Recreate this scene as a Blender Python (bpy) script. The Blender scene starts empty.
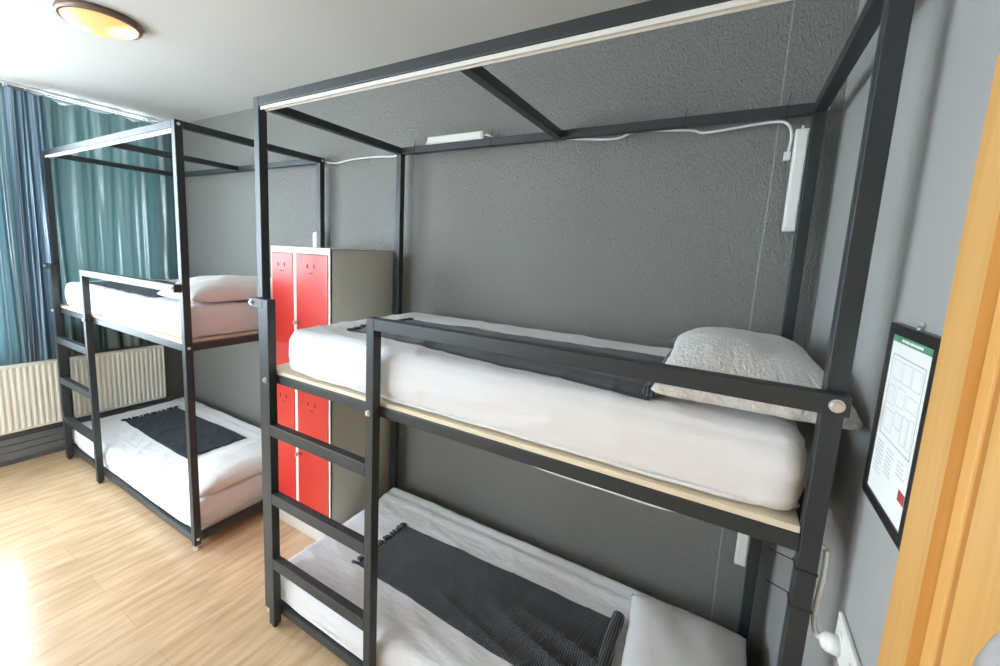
import bpy, bmesh, math, random
from mathutils import Vector, Matrix, noise

# ------------------------------------------------------------------ camera
S = bpy.context.scene
COL = S.collection
YAW, PITCH, ROLL = 29.8594, -7.6274, 2.8659
_y, _p, _r = (math.radians(a) for a in (YAW, PITCH, ROLL))
fwd = Vector((-math.sin(_y) * math.cos(_p), math.cos(_y) * math.cos(_p), math.sin(_p)))
rt = Vector((math.cos(_y), math.sin(_y), 0))
up = rt.cross(fwd)
r2 = math.cos(_r) * rt + math.sin(_r) * up
u2 = -math.sin(_r) * rt + math.cos(_r) * up
cd = bpy.data.cameras.new('camera')
cam = bpy.data.objects.new('camera', cd)
COL.objects.link(cam)
M = Matrix((r2, u2, -fwd)).transposed().to_4x4()
M.translation = Vector((1.772, -1.9414, 1.7691))
cam.matrix_world = M
cd.sensor_fit = 'HORIZONTAL'
cd.sensor_width = 36
cd.lens = 414.94 / 1000 * 36
cd.shift_x = (500 - 488.94) / 1000
cd.shift_y = -(333 - 309.52) / 1000
cd.clip_start = 0.02
S.camera = cam

# ------------------------------------------------------------------ world, exposure, lights
W = bpy.data.worlds.new('world')
S.world = W
W.use_nodes = True
bg = W.node_tree.nodes['Background']
bg.inputs[0].default_value = (0.82, 0.92, 1.0, 1)
bg.inputs[1].default_value = 16.0
S.view_settings.view_transform = 'Standard'
S.view_settings.look = 'None'
S.view_settings.gamma = 1
S.view_settings.use_curve_mapping = False
S.view_settings.exposure = 0.36
S.cycles.max_bounces = 10
S.cycles.diffuse_bounces = 6
S.cycles.transparent_max_bounces = 12
S.cycles.sample_clamp_indirect = 8
S.cycles.caustics_reflective = False

XL, XR, YB, YF, ZC = -2.82, 2.056, 0.052, -3.9, 2.80
WINS = [(-0.88, -0.07, 1.02, 2.785), (-2.15, -1.06, 0.80, 2.785), (-3.55, -2.35, 1.02, 2.785)]   # y0, y1, z0, z1 in the left wall


FILL_WIN = (-2.2, -0.7, 0.9, 2.4)      # unseen window added behind the camera for frontal light, x0, x1, z0, z1 in the front wall


def portal(y0, y1, z0, z1, front=False):
    l = bpy.data.lights.new('window_portal', 'AREA')
    l.shape = 'RECTANGLE'
    l.size = z1 - z0
    l.size_y = y1 - y0
    l.cycles.is_portal = True
    o = bpy.data.objects.new('window_portal', l)
    o.location = (XL - 0.19, (y0 + y1) / 2, (z0 + z1) / 2)
    o.rotation_euler = (0, -math.pi / 2, 0)
    if front:
        o.location = ((y0 + y1) / 2, YF - 0.12, (z0 + z1) / 2)
        o.rotation_euler = (math.pi / 2, 0, math.pi)
        l.size, l.size_y = y1 - y0, z1 - z0
    COL.objects.link(o)


for w in WINS:
    portal(*w)
portal(*FILL_WIN, front=True)


# ------------------------------------------------------------------ materials
def mat(name, color, rough=0.5, metal=0.0, spec=0.5, bump=None, colvar=None, coat=0, emit=None, sheen=0):
    """bump=(scale, strength, distance, stretch), colvar=(scale, second colour, stretch)"""
    m = bpy.data.materials.new(name)
    m.use_nodes = True
    nt = m.node_tree
    b = nt.nodes['Principled BSDF']
    b.inputs['Base Color'].default_value = (*color, 1)
    b.inputs['Roughness'].default_value = rough
    b.inputs['Metallic'].default_value = metal
    b.inputs['Specular IOR Level'].default_value = spec
    b.inputs['Coat Weight'].default_value = coat
    if sheen:
        b.inputs['Sheen Weight'].default_value = sheen
    if emit:
        b.inputs['Emission Color'].default_value = (*emit[0], 1)
        b.inputs['Emission Strength'].default_value = emit[1]
    tc = nt.nodes.new('ShaderNodeTexCoord')

    def nz(scale, stretch, detail=4):
        mp = nt.nodes.new('ShaderNodeMapping')
        mp.inputs['Scale'].default_value = stretch
        nt.links.new(tc.outputs['Object'], mp.inputs[0])
        n = nt.nodes.new('ShaderNodeTexNoise')
        n.inputs['Scale'].default_value = scale
        n.inputs['Detail'].default_value = detail
        nt.links.new(mp.outputs[0], n.inputs['Vector'])
        return n
    if bump:
        n = nz(bump[0], bump[3] if len(bump) > 3 else (1, 1, 1))
        bp = nt.nodes.new('ShaderNodeBump')
        bp.inputs['Strength'].default_value = bump[1]
        bp.inputs['Distance'].default_value = bump[2]
        nt.links.new(n.outputs['Fac'], bp.inputs['Height'])
        nt.links.new(bp.outputs[0], b.inputs['Normal'])
    if colvar:
        n = nz(colvar[0], colvar[2] if len(colvar) > 2 else (1, 1, 1))
        r = nt.nodes.new('ShaderNodeValToRGB')
        r.color_ramp.elements[0].position = 0.35
        r.color_ramp.elements[1].position = 0.65
        r.color_ramp.elements[0].color = (*color, 1)
        r.color_ramp.elements[1].color = (*colvar[1], 1)
        nt.links.new(n.outputs['Fac'], r.inputs[0])
        nt.links.new(r.outputs[0], b.inputs['Base Color'])
    return m


M_METAL = mat('anthracite_powder_coat', (0.030, 0.036, 0.039), 0.42, 0, 0.5, bump=(900, 0.15, 0.0004))
M_CHROME = mat('zinc_bolt', (0.78, 0.78, 0.76), 0.35, 0.75)
M_CEIL = mat('ceiling_paint', (0.64, 0.625, 0.59), 0.95, spec=0.1, colvar=(1.3, (0.66, 0.645, 0.61)), bump=(60, 0.05, 0.002))
M_RWALL = mat('grey_wall_paint', (0.35, 0.35, 0.34), 0.7, spec=0.3, bump=(25, 0.12, 0.003), colvar=(3, (0.37, 0.37, 0.36)))
M_FWALL = mat('light_wall_paint', (0.68, 0.66, 0.62), 0.9, spec=0.2, bump=(40, 0.1, 0.002))
M_WHITE = mat('white_plastic', (0.82, 0.82, 0.78), 0.35)
M_TRACK = mat('white_track', (0.80, 0.79, 0.74), 0.45)
M_CABLE = mat('white_cable', (0.8, 0.8, 0.76), 0.4)
M_TIE = mat('black_tie', (0.015, 0.015, 0.017), 0.5)
M_PLY = mat('pale_plywood', (0.80, 0.68, 0.49), 0.6, colvar=(9, (0.87, 0.77, 0.60), (1, 8, 12)), bump=(30, 0.1, 0.001, (1, 6, 6)))
M_RED = mat('red_locker_door', (0.62, 0.032, 0.022), 0.34, colvar=(2, (0.68, 0.045, 0.03)))
M_LOCK = mat('light_grey_locker_steel', (0.67, 0.66, 0.59), 0.45, colvar=(2, (0.69, 0.68, 0.61)))
M_LOCKF = mat('pale_locker_frame', (0.72, 0.69, 0.63), 0.4)
M_DARK = mat('dark_slot', (0.02, 0.012, 0.012), 0.6)
M_RAD = mat('cream_radiator', (0.84, 0.81, 0.72), 0.4)
M_DUCT = mat('grey_duct', (0.17, 0.18, 0.19), 0.5)
M_WINF = mat('white_window_frame', (0.75, 0.75, 0.72), 0.4)
M_RIM = mat('lamp_rim', (0.20, 0.13, 0.10), 0.4, 0.3)
M_BLACK = mat('black_frame', (0.012, 0.012, 0.013), 0.3)
M_PAPER = mat('plan_paper', (0.85, 0.86, 0.84), 0.6)
M_INK = mat('plan_ink', (0.45, 0.46, 0.52), 0.7)
M_INKL = mat('plan_pale_ink', (0.62, 0.65, 0.69), 0.7)
M_GREEN = mat('plan_green', (0.10, 0.30, 0.17), 0.6)
M_PRED = mat('plan_red', (0.45, 0.06, 0.06), 0.6)
M_STEEL = mat('satin_steel', (0.62, 0.62, 0.64), 0.3, 0.6)

M_SHEET = mat('white_cotton_sheet', (0.79, 0.785, 0.80), 0.85, spec=0.2, bump=(11, 0.45, 0.014, (1, 2.6, 1.4)), sheen=0.15)
M_PILLOW = mat('plain_white_pillowcase', (0.80, 0.78, 0.77), 0.85, spec=0.2, bump=(60, 0.25, 0.004), sheen=0.1)


def seersucker():
    m = mat('seersucker_pillowcase', (0.80, 0.79, 0.775), 0.85, spec=0.2)
    nt = m.node_tree
    b = nt.nodes['Principled BSDF']
    tc = nt.nodes.new('ShaderNodeTexCoord')
    mp = nt.nodes.new('ShaderNodeMapping')
    mp.inputs['Scale'].default_value = (1.0, 0.42, 1)
    nt.links.new(tc.outputs['Object'], mp.inputs[0])
    v = nt.nodes.new('ShaderNodeTexNoise')
    v.inputs['Scale'].default_value = 105
    v.inputs['Detail'].default_value = 1.5
    v.inputs['Distortion'].default_value = 0.6
    nt.links.new(mp.outputs[0], v.inputs['Vector'])
    bp = nt.nodes.new('ShaderNodeBump')
    bp.inputs['Strength'].default_value = 0.75
    bp.inputs['Distance'].default_value = 0.008
    nt.links.new(v.outputs['Fac'], bp.inputs['Height'])
    nt.links.new(bp.outputs[0], b.inputs['Normal'])
    return m


M_SEER = seersucker()


def blanket_mat(bump=0.9, hi=(0.11, 0.12, 0.13), lo=(0.020, 0.023, 0.027)):
    m = mat('dark_ribbed_cotton', (0.045, 0.05, 0.06), 0.9, spec=0.1, sheen=0.25)
    nt = m.node_tree
    b = nt.nodes['Principled BSDF']
    tc = nt.nodes.new('ShaderNodeTexCoord')
    w1 = nt.nodes.new('ShaderNodeTexWave')
    w1.wave_type = 'BANDS'
    w1.bands_direction = 'X'
    w1.inputs['Scale'].default_value = 34
    w1.inputs['Distortion'].default_value = 0.15
    nt.links.new(tc.outputs['Object'], w1.inputs['Vector'])
    w2 = nt.nodes.new('ShaderNodeTexWave')
    w2.wave_type = 'BANDS'
    w2.bands_direction = 'Y'
    w2.inputs['Scale'].default_value = 40
    nt.links.new(tc.outputs['Object'], w2.inputs['Vector'])
    mx = nt.nodes.new('ShaderNodeMath')
    mx.operation = 'MULTIPLY_ADD'
    mx.inputs[1].default_value = 0.3
    nt.links.new(w2.outputs['Fac'], mx.inputs[0])
    nt.links.new(w1.outputs['Fac'], mx.inputs[2])
    r = nt.nodes.new('ShaderNodeValToRGB')
    r.color_ramp.elements[0].color = (*lo, 1)
    r.color_ramp.elements[1].color = (*hi, 1)
    nt.links.new(w1.outputs['Fac'], r.inputs[0])
    nt.links.new(r.outputs[0], b.inputs['Base Color'])
    bp = nt.nodes.new('ShaderNodeBump')
    bp.inputs['Strength'].default_value = bump
    bp.inputs['Distance'].default_value = 0.003
    nt.links.new(mx.outputs[0], bp.inputs['Height'])
    nt.links.new(bp.outputs[0], b.inputs['Normal'])
    return m


M_BLANKET = blanket_mat()
M_BLANKU = blanket_mat(0.12, (0.062, 0.068, 0.078), (0.040, 0.044, 0.052))
M_BLANKSHADE = mat('shaded_plain_cotton', (0.022, 0.030, 0.040), 0.9, spec=0.1, bump=(120, 0.3, 0.002), sheen=0.1)  # window bunk blankets: their shade is put into this darker colour


def backwall_mat():
    m = mat('grey_woodchip_wall', (0.222, 0.217, 0.200), 0.5, spec=0.5)
    nt = m.node_tree
    b = nt.nodes['Principled BSDF']
    tc = nt.nodes.new('ShaderNodeTexCoord')
    mp = nt.nodes.new('ShaderNodeMapping')
    mp.inputs['Scale'].default_value = (1.5, 1, 0.7)
    nt.links.new(tc.outputs['Object'], mp.inputs[0])
    n = nt.nodes.new('ShaderNodeTexNoise')
    n.inputs['Scale'].default_value = 125
    n.inputs['Detail'].default_value = 2
    nt.links.new(mp.outputs[0], n.inputs['Vector'])
    bp = nt.nodes.new('ShaderNodeBump')
    bp.inputs['Strength'].default_value = 0.9
    bp.inputs['Distance'].default_value = 0.009
    nt.links.new(n.outputs['Fac'], bp.inputs['Height'])
    nt.links.new(bp.outputs[0], b.inputs['Normal'])
    # wallpaper seam: a thin paler joint running up the wall near its right end
    sx = nt.nodes.new('ShaderNodeSeparateXYZ')
    nt.links.new(tc.outputs['Object'], sx.inputs[0])
    n2 = nt.nodes.new('ShaderNodeTexNoise')
    n2.inputs['Scale'].default_value = 2.0
    nt.links.new(tc.outputs['Object'], n2.inputs['Vector'])
    a = nt.nodes.new('ShaderNodeMath'); a.operation = 'MULTIPLY_ADD'
    a.inputs[1].default_value = 0.02; a.inputs[2].default_value = -1.875
    nt.links.new(n2.outputs['Fac'], a.inputs[0])
    s = nt.nodes.new('ShaderNodeMath'); s.operation = 'ADD'
    nt.links.new(sx.outputs['X'], s.inputs[0]); nt.links.new(a.outputs[0], s.inputs[1])
    ab = nt.nodes.new('ShaderNodeMath'); ab.operation = 'ABSOLUTE'
    nt.links.new(s.outputs[0], ab.inputs[0])
    lt = nt.nodes.new('ShaderNodeMath'); lt.operation = 'LESS_THAN'; lt.inputs[1].default_value = 0.0032
    nt.links.new(ab.outputs[0], lt.inputs[0])
    mx = nt.nodes.new('ShaderNodeMix'); mx.data_type = 'RGBA'
    mx.inputs[6].default_value = (0.222, 0.217, 0.200, 1)
    mx.inputs[7].default_value = (0.36, 0.355, 0.33, 1)
    nt.links.new(lt.outputs[0], mx.inputs[0])
    nt.links.new(mx.outputs[2], b.inputs['Base Color'])
    return m


M_BWALL = backwall_mat()


def floor_mat():
    m = mat('oak_laminate', (0.5, 0.33, 0.18), 0.19, spec=0.5)
    nt = m.node_tree
    b = nt.nodes['Principled BSDF']
    tc = nt.nodes.new('ShaderNodeTexCoord')
    mp = nt.nodes.new('ShaderNodeMapping')
    mp.inputs['Rotation'].default_value = (0, 0, math.pi / 2)
    nt.links.new(tc.outputs['Object'], mp.inputs[0])
    br = nt.nodes.new('ShaderNodeTexBrick')
    br.inputs['Scale'].default_value = 1
    br.inputs['Brick Width'].default_value = 1.25
    br.inputs['Row Height'].default_value = 0.19
    br.inputs['Mortar Size'].default_value = 0.0012
    br.inputs['Mortar Smooth'].default_value = 0.4
    br.inputs['Color1'].default_value = (0.61, 0.425, 0.26, 1)
    br.inputs['Color2'].default_value = (0.66, 0.465, 0.29, 1)
    br.inputs['Mortar'].default_value = (0.48, 0.33, 0.19, 1)
    nt.links.new(mp.outputs[0], br.inputs['Vector'])
    mp2 = nt.nodes.new('ShaderNodeMapping')
    mp2.inputs['Scale'].default_value = (9, 1.1, 1)
    nt.links.new(tc.outputs['Object'], mp2.inputs[0])
    n = nt.nodes.new('ShaderNodeTexNoise')
    n.inputs['Scale'].default_value = 3.2
    n.inputs['Detail'].default_value = 6
    n.inputs['Distortion'].default_value = 0.5
    nt.links.new(mp2.outputs[0], n.inputs['Vector'])
    r = nt.nodes.new('ShaderNodeValToRGB')
    r.color_ramp.elements[0].position = 0.3
    r.color_ramp.elements[0].color = (0.78, 0.74, 0.68, 1)
    r.color_ramp.elements[1].position = 0.7
    r.color_ramp.elements[1].color = (1.12, 1.12, 1.12, 1)
    nt.links.new(n.outputs['Fac'], r.inputs[0])
    mx = nt.nodes.new('ShaderNodeMix'); mx.data_type = 'RGBA'; mx.blend_type = 'MULTIPLY'
    mx.inputs[0].default_value = 1
    nt.links.new(br.outputs['Color'], mx.inputs[6]); nt.links.new(r.outputs[0], mx.inputs[7])
    nt.links.new(mx.outputs[2], b.inputs['Base Color'])
    bp = nt.nodes.new('ShaderNodeBump')
    bp.inputs['Strength'].default_value = 0.08
    bp.inputs['Distance'].default_value = 0.002
    nt.links.new(n.outputs['Fac'], bp.inputs['Height'])
    nt.links.new(bp.outputs[0], b.inputs['Normal'])
    return m


M_FLOOR = floor_mat()


def wood_mat():
    m = mat('varnished_pine', (0.72, 0.40, 0.12), 0.35)
    nt = m.node_tree
    b = nt.nodes['Principled BSDF']
    tc = nt.nodes.new('ShaderNodeTexCoord')
    mp = nt.nodes.new('ShaderNodeMapping')
    mp.inputs['Scale'].default_value = (14, 14, 0.8)
    nt.links.new(tc.outputs['Object'], mp.inputs[0])
    n = nt.nodes.new('ShaderNodeTexNoise')
    n.inputs['Scale'].default_value = 2.2
    n.inputs['Detail'].default_value = 4
    n.inputs['Distortion'].default_value = 0.8
    nt.links.new(mp.outputs[0], n.inputs['Vector'])
    r = nt.nodes.new('ShaderNodeValToRGB')
    r.color_ramp.elements[0].position = 0.3
    r.color_ramp.elements[0].color = (0.66, 0.345, 0.095, 1)
    r.color_ramp.elements[1].position = 0.7
    r.color_ramp.elements[1].color = (0.78, 0.45, 0.15, 1)
    nt.links.new(n.outputs['Fac'], r.inputs[0])
    nt.links.new(r.outputs[0], b.inputs['Base Color'])
    return m


M_WOOD = wood_mat()


def cloth_mat(name, color, transl, mixf):
    m = bpy.data.materials.new(name)
    m.use_nodes = True
    nt = m.node_tree
    nt.nodes.remove(nt.nodes['Principled BSDF'])
    out = nt.nodes['Material Output']
    d = nt.nodes.new('ShaderNodeBsdfDiffuse'); d.inputs[0].default_value = (*color, 1)
    t = nt.nodes.new('ShaderNodeBsdfTranslucent'); t.inputs[0].default_value = (*transl, 1)
    g = nt.nodes.new('ShaderNodeBsdfGlossy'); g.inputs[0].default_value = (0.8, 0.85, 0.85, 1); g.inputs[1].default_value = 0.32
    mx = nt.nodes.new('ShaderNodeMixShader'); mx.inputs[0].default_value = mixf
    nt.links.new(d.outputs[0], mx.inputs[1]); nt.links.new(t.outputs[0], mx.inputs[2])
    m2 = nt.nodes.new('ShaderNodeMixShader'); m2.inputs[0].default_value = 0.15
    nt.links.new(mx.outputs[0], m2.inputs[1]); nt.links.new(g.outputs[0], m2.inputs[2])
    tc = nt.nodes.new('ShaderNodeTexCoord')
    n = nt.nodes.new('ShaderNodeTexNoise'); n.inputs['Scale'].default_value = 9
    nt.links.new(tc.outputs['Object'], n.inputs['Vector'])
    bp = nt.nodes.new('ShaderNodeBump'); bp.inputs['Strength'].default_value = 0.2; bp.inputs['Distance'].default_value = 0.01
    nt.links.new(n.outputs['Fac'], bp.inputs['Height'])
    for s in (d, t, g):
        nt.links.new(bp.outputs[0], s.inputs['Normal'])
    nt.links.new(m2.outputs[0], out.inputs[0])
    return m


M_CURT = cloth_mat('teal_satin_curtain', (0.07, 0.125, 0.125), (0.022, 0.043, 0.042), 0.45)
M_CURTB = cloth_mat('blue_dense_curtain', (0.10, 0.19, 0.28), (0.014, 0.034, 0.058), 0.35)
M_CURTP = cloth_mat('pale_teal_curtain', (0.15, 0.25, 0.28), (0.045, 0.09, 0.105), 0.5)


def glass_mat():
    m = bpy.data.materials.new('window_glass')
    m.use_nodes = True
    nt = m.node_tree
    nt.nodes.remove(nt.nodes['Principled BSDF'])
    t = nt.nodes.new('ShaderNodeBsdfTransparent'); t.inputs[0].default_value = (0.95, 0.98, 1, 1)
    g = nt.nodes.new('ShaderNodeBsdfGlossy'); g.inputs[1].default_value = 0.02
    mx = nt.nodes.new('ShaderNodeMixShader'); mx.inputs[0].default_value = 0.05
    nt.links.new(t.outputs[0], mx.inputs[1]); nt.links.new(g.outputs[0], mx.inputs[2])
    nt.links.new(mx.outputs[0], nt.nodes['Material Output'].inputs[0])
    return m


M_GLASS = glass_mat()


def diffuser_mat():
    """glass bowl lit from within by two warm bulbs"""
    m = mat('warm_glass_bowl', (0.35, 0.20, 0.09), 0.45)
    nt = m.node_tree
    b = nt.nodes['Principled BSDF']
    tc = nt.nodes.new('ShaderNodeTexCoord')
    acc = None
    for c in ((-0.06, -0.085, -0.055), (0.05, 0.075, -0.055)):
        d = nt.nodes.new('ShaderNodeVectorMath'); d.operation = 'DISTANCE'
        d.inputs[1].default_value = c
        nt.links.new(tc.outputs['Object'], d.inputs[0])
        r = nt.nodes.new('ShaderNodeMapRange')
        r.interpolation_type = 'SMOOTHSTEP'
        r.inputs[1].default_value = 0.085; r.inputs[2].default_value = 0.0
        r.inputs[3].default_value = 0.0; r.inputs[4].default_value = 9.0
        nt.links.new(d.outputs['Value'], r.inputs[0])
        if acc is None:
            acc = r
        else:
            a = nt.nodes.new('ShaderNodeMath'); a.operation = 'ADD'
            nt.links.new(acc.outputs[0], a.inputs[0]); nt.links.new(r.outputs[0], a.inputs[1])
            acc = a
    a = nt.nodes.new('ShaderNodeMath'); a.operation = 'ADD'; a.inputs[1].default_value = 0.9
    nt.links.new(acc.outputs[0], a.inputs[0])
    b.inputs['Emission Color'].default_value = (1.0, 0.56, 0.20, 1)
    nt.links.new(a.outputs[0], b.inputs['Emission Strength'])
    return m


M_BOWL = diffuser_mat()


# ------------------------------------------------------------------ helpers
def tag(o, label=None, cat=None, group=None, kind=None):
    if label: o['label'] = label
    if cat: o['category'] = cat
    if group: o['group'] = group
    if kind: o['kind'] = kind
    return o


def link(name, me, m, parent=None, smooth=False):
    o = bpy.data.objects.new(name, me)
    COL.objects.link(o)
    if m is not None:
        me.materials.append(m)
    if parent is not None:
        o.parent = parent
    if smooth:
        for f in me.polygons:
            f.use_smooth = True
    return o


def empty(name, loc, label, cat, group=None):
    o = bpy.data.objects.new(name, None)
    o.location = loc
    o.empty_display_size = 0.1
    COL.objects.link(o)
    return tag(o, label, cat, group)


def mesh(name, bm, m, parent=None, smooth=False):
    bmesh.ops.recalc_face_normals(bm, faces=bm.faces)
    me = bpy.data.meshes.new(name)
    bm.to_mesh(me)
    bm.free()
    return link(name, me, m, parent, smooth)


def add_box(bm, lo, hi, bev=0.0):
    g = bmesh.ops.create_cube(bm, size=1)
    vs = g['verts']
    for v in vs:
        v.co = Vector(((lo[0] + hi[0]) / 2 + v.co.x * (hi[0] - lo[0]), (lo[1] + hi[1]) / 2 + v.co.y * (hi[1] - lo[1]), (lo[2] + hi[2]) / 2 + v.co.z * (hi[2] - lo[2])))
    if bev:
        es = list({e for v in vs for e in v.link_edges})
        bmesh.ops.bevel(bm, geom=es, offset=bev, segments=2, affect='EDGES', profile=0.5)


def box(name, lo, hi, m, parent=None, bev=0.0, boxes=()):
    bm = bmesh.new()
    add_box(bm, lo, hi, bev)
    for a, b in boxes:
        add_box(bm, a, b, bev)
    return mesh(name, bm, m, parent)


def add_cyl(bm, p0, p1, r, seg=14, r2=None):
    p0, p1 = Vector(p0), Vector(p1)
    d = p1 - p0
    g = bmesh.ops.create_cone(bm, cap_ends=True, segments=seg, radius1=r, radius2=r if r2 is None else r2, depth=d.length)
    q = Vector((0, 0, 1)).rotation_difference(d.normalized())
    for v in g['verts']:
        v.co = q @ v.co + (p0 + p1) / 2


def add_ball(bm, c, r, sc=(1, 1, 1), seg=14):
    g = bmesh.ops.create_uvsphere(bm, u_segments=seg, v_segments=seg // 2 + 1, radius=r)
    for v in g['verts']:
        v.co = Vector((c[0] + v.co.x * sc[0], c[1] + v.co.y * sc[1], c[2] + v.co.z * sc[2]))


def tube(name, pts, r, m, parent=None, seg=8):
    """smooth round tube through points, as a mesh"""
    pts = [Vector(p) for p in pts]
    # Catmull-Rom
    P = []
    for i in range(len(pts) - 1):
        a = pts[max(i - 1, 0)]; b = pts[i]; c = pts[i + 1]; d = pts[min(i + 2, len(pts) - 1)]
        n = 6
        for k in range(n):
            t = k / n
            P.append(0.5 * ((2 * b) + (c - a) * t + (2 * a - 5 * b + 4 * c - d) * t * t + (3 * b - a - 3 * c + d) * t ** 3))
    P.append(pts[-1])
    bm = bmesh.new()
    rings = []
    ref = Vector((0.13, 0.2, 0.97))
    for i, p in enumerate(P):
        t = (P[min(i + 1, len(P) - 1)] - P[max(i - 1, 0)]).normalized()
        a = t.cross(ref)
        if a.length < 1e-3:
            a = t.cross(Vector((1, 0, 0)))
        a.normalize()
        b = t.cross(a)
        rings.append([bm.verts.new(p + r * (math.cos(2 * math.pi * k / seg) * a + math.sin(2 * math.pi * k / seg) * b)) for k in range(seg)])
    for i in range(len(rings) - 1):
        for k in range(seg):
            bm.faces.new((rings[i][k], rings[i][(k + 1) % seg], rings[i + 1][(k + 1) % seg], rings[i + 1][k]))
    bm.faces.new(rings[0][::-1]); bm.faces.new(rings[-1])
    return mesh(name, bm, m, parent, True)


def struct(name, lo, hi, m, boxes=(), bev=0):
    return tag(box(name, lo, hi, m, None, bev, boxes), kind='structure')


# ------------------------------------------------------------------ room shell
struct('floor', (XL - 0.2, YF - 0.1, -0.1), (XR + 0.2, YB + 0.15, 0), M_FLOOR)
struct('ceiling', (XL - 0.2, YF - 0.1, ZC), (XR + 0.2, YB + 0.15, ZC + 0.1), M_CEIL)
struct('wall_back', (XL - 0.2, YB, 0), (XR + 0.2, YB + 0.15, ZC), M_BWALL)
struct('wall_front', (XL - 0.2, YF - 0.1, 0), (XR + 0.2, YF, FILL_WIN[2]), M_FWALL,
       [((XL - 0.2, YF - 0.1, FILL_WIN[3]), (XR + 0.2, YF, ZC)), ((XL - 0.2, YF - 0.1, FILL_WIN[2]), (FILL_WIN[0], YF, FILL_WIN[3])), ((FILL_WIN[1], YF - 0.1, FILL_WIN[2]), (XR + 0.2, YF, FILL_WIN[3]))])
# left wall with three window openings
lw = []
x0, x1 = XL - 0.2, XL
lw.append(((x0, YF, 0), (x1, YB, WINS[1][2])))
lw.append(((x0, YF, WINS[1][2]), (x1, WINS[1][0], WINS[0][2])))
lw.append(((x0, WINS[1][1], WINS[1][2]), (x1, YB, WINS[0][2])))
edges = [YB, WINS[0][1], WINS[0][0], WINS[1][1], WINS[1][0], WINS[2][1], WINS[2][0], YF]
for i in range(0, 8, 2):
    lw.append(((x0, edges[i + 1], WINS[0][2]), (x1, edges[i], ZC)))
for (a, b, c, d) in WINS:
    lw.append(((x0, a, d), (x1, b, ZC)))
struct('wall_left', lw[0][0], lw[0][1], M_BWALL, lw[1:])
# right wall with the door opening
DY0, DY1, DZ = -2.04, -1.2, 1.985
struct('wall_right', (XR, DY1, 0), (XR + 0.15, YB, ZC), M_RWALL, [((XR, YF, 0), (XR + 0.15, DY0, ZC)), ((XR, DY0, DZ), (XR + 0.15, DY1, ZC))])

for i, (a, b, c, d) in enumerate(WINS):
    we = bpy.data.objects.new('window_%d' % (i + 1), None)
    we.location = (XL - 0.1, (a + b) / 2, c)
    COL.objects.link(we)
    tag(we, kind='structure')
    bm = bmesh.new()
    f = 0.055
    X0, X1 = -0.03, 0.04
    h = d - c
    w2 = (b - a) / 2
    add_box(bm, (X0, -w2, 0), (X1, w2, f), 0.004)
    add_box(bm, (X0, -w2, h - f * 0.45), (X1, w2, h), 0.004)
    add_box(bm, (X0, -w2, 0), (X1, -w2 + f, h), 0.004)
    add_box(bm, (X0, w2 - f, 0), (X1, w2, h), 0.004)
    add_box(bm, (X0, -w2, 1.18), (X1, w2, 1.18 + f), 0.004)
    if w2 > 0.5:
        add_box(bm, (X0, -f / 2, 0), (X1, f / 2, h), 0.004)
    mesh('window_frame', bm, M_WINF, we)
    box('pane', (0.0, -w2 + 0.02, 0.02), (0.006, w2 - 0.02, h - 0.01), M_GLASS, we)
    box('window_sill', (0.05, -w2 + 0.002, -0.0), (0.125, w2 - 0.002, 0.02), M_WINF, we, 0.004)

we = bpy.data.objects.new('window_4', None)  # out of view, added to light the room from the front
we.location = ((FILL_WIN[0] + FILL_WIN[1]) / 2, YF - 0.05, FILL_WIN[2])
COL.objects.link(we)
tag(we, kind='structure')
bm = bmesh.new()
w2, h = (FILL_WIN[1] - FILL_WIN[0]) / 2, FILL_WIN[3] - FILL_WIN[2]
for lo, hi in (((-w2, -0.03, 0), (w2, 0.03, 0.06)), ((-w2, -0.03, h - 0.06), (w2, 0.03, h)), ((-w2, -0.03, 0), (-w2 + 0.06, 0.03, h)), ((w2 - 0.06, -0.03, 0), (w2, 0.03, h)), ((-0.03, -0.03, 0), (0.03, 0.03, h))):
    add_box(bm, lo, hi, 0.003)
mesh('window_frame', bm, M_WINF, we)
box('pane', (-w2 + 0.02, -0.003, 0.02), (w2 - 0.02, 0.003, h - 0.02), M_GLASS, we)

# grey trunking along the window wall
struct('baseboard_left', (XL, YF, 0.0), (XL + 0.025, YB, 0.24), M_DUCT,
       [((XL + 0.02, YF, 0.045), (XL + 0.05, YB, 0.105)), ((XL + 0.02, YF, 0.11), (XL + 0.05, YB, 0.16)), ((XL + 0.02, YF, 0.165), (XL + 0.05, YB, 0.215))], 0.006)


# door with pine casing
de = bpy.data.objects.new('door_1', None)
de.location = (XR, (DY0 + DY1) / 2, 0)
COL.objects.link(de)
tag(de, kind='structure')


def rel(o, e):
    """keep world position while parenting to e"""
    o.parent = e
    for v in o.data.vertices:
        v.co -= e.location
    return o


bm = bmesh.new()
cw = 0.084
XC = XR - 0.016


def prism(bm, pts, x0, x1):
    a = [bm.verts.new((x0, p[0], p[1])) for p in pts]
    b = [bm.verts.new((x1, p[0], p[1])) for p in pts]
    n = len(pts)
    bm.faces.new(a); bm.faces.new(b[::-1])
    for i in range(n):
        bm.faces.new((a[i], a[(i + 1) % n], b[(i + 1) % n], b[i]))


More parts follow.
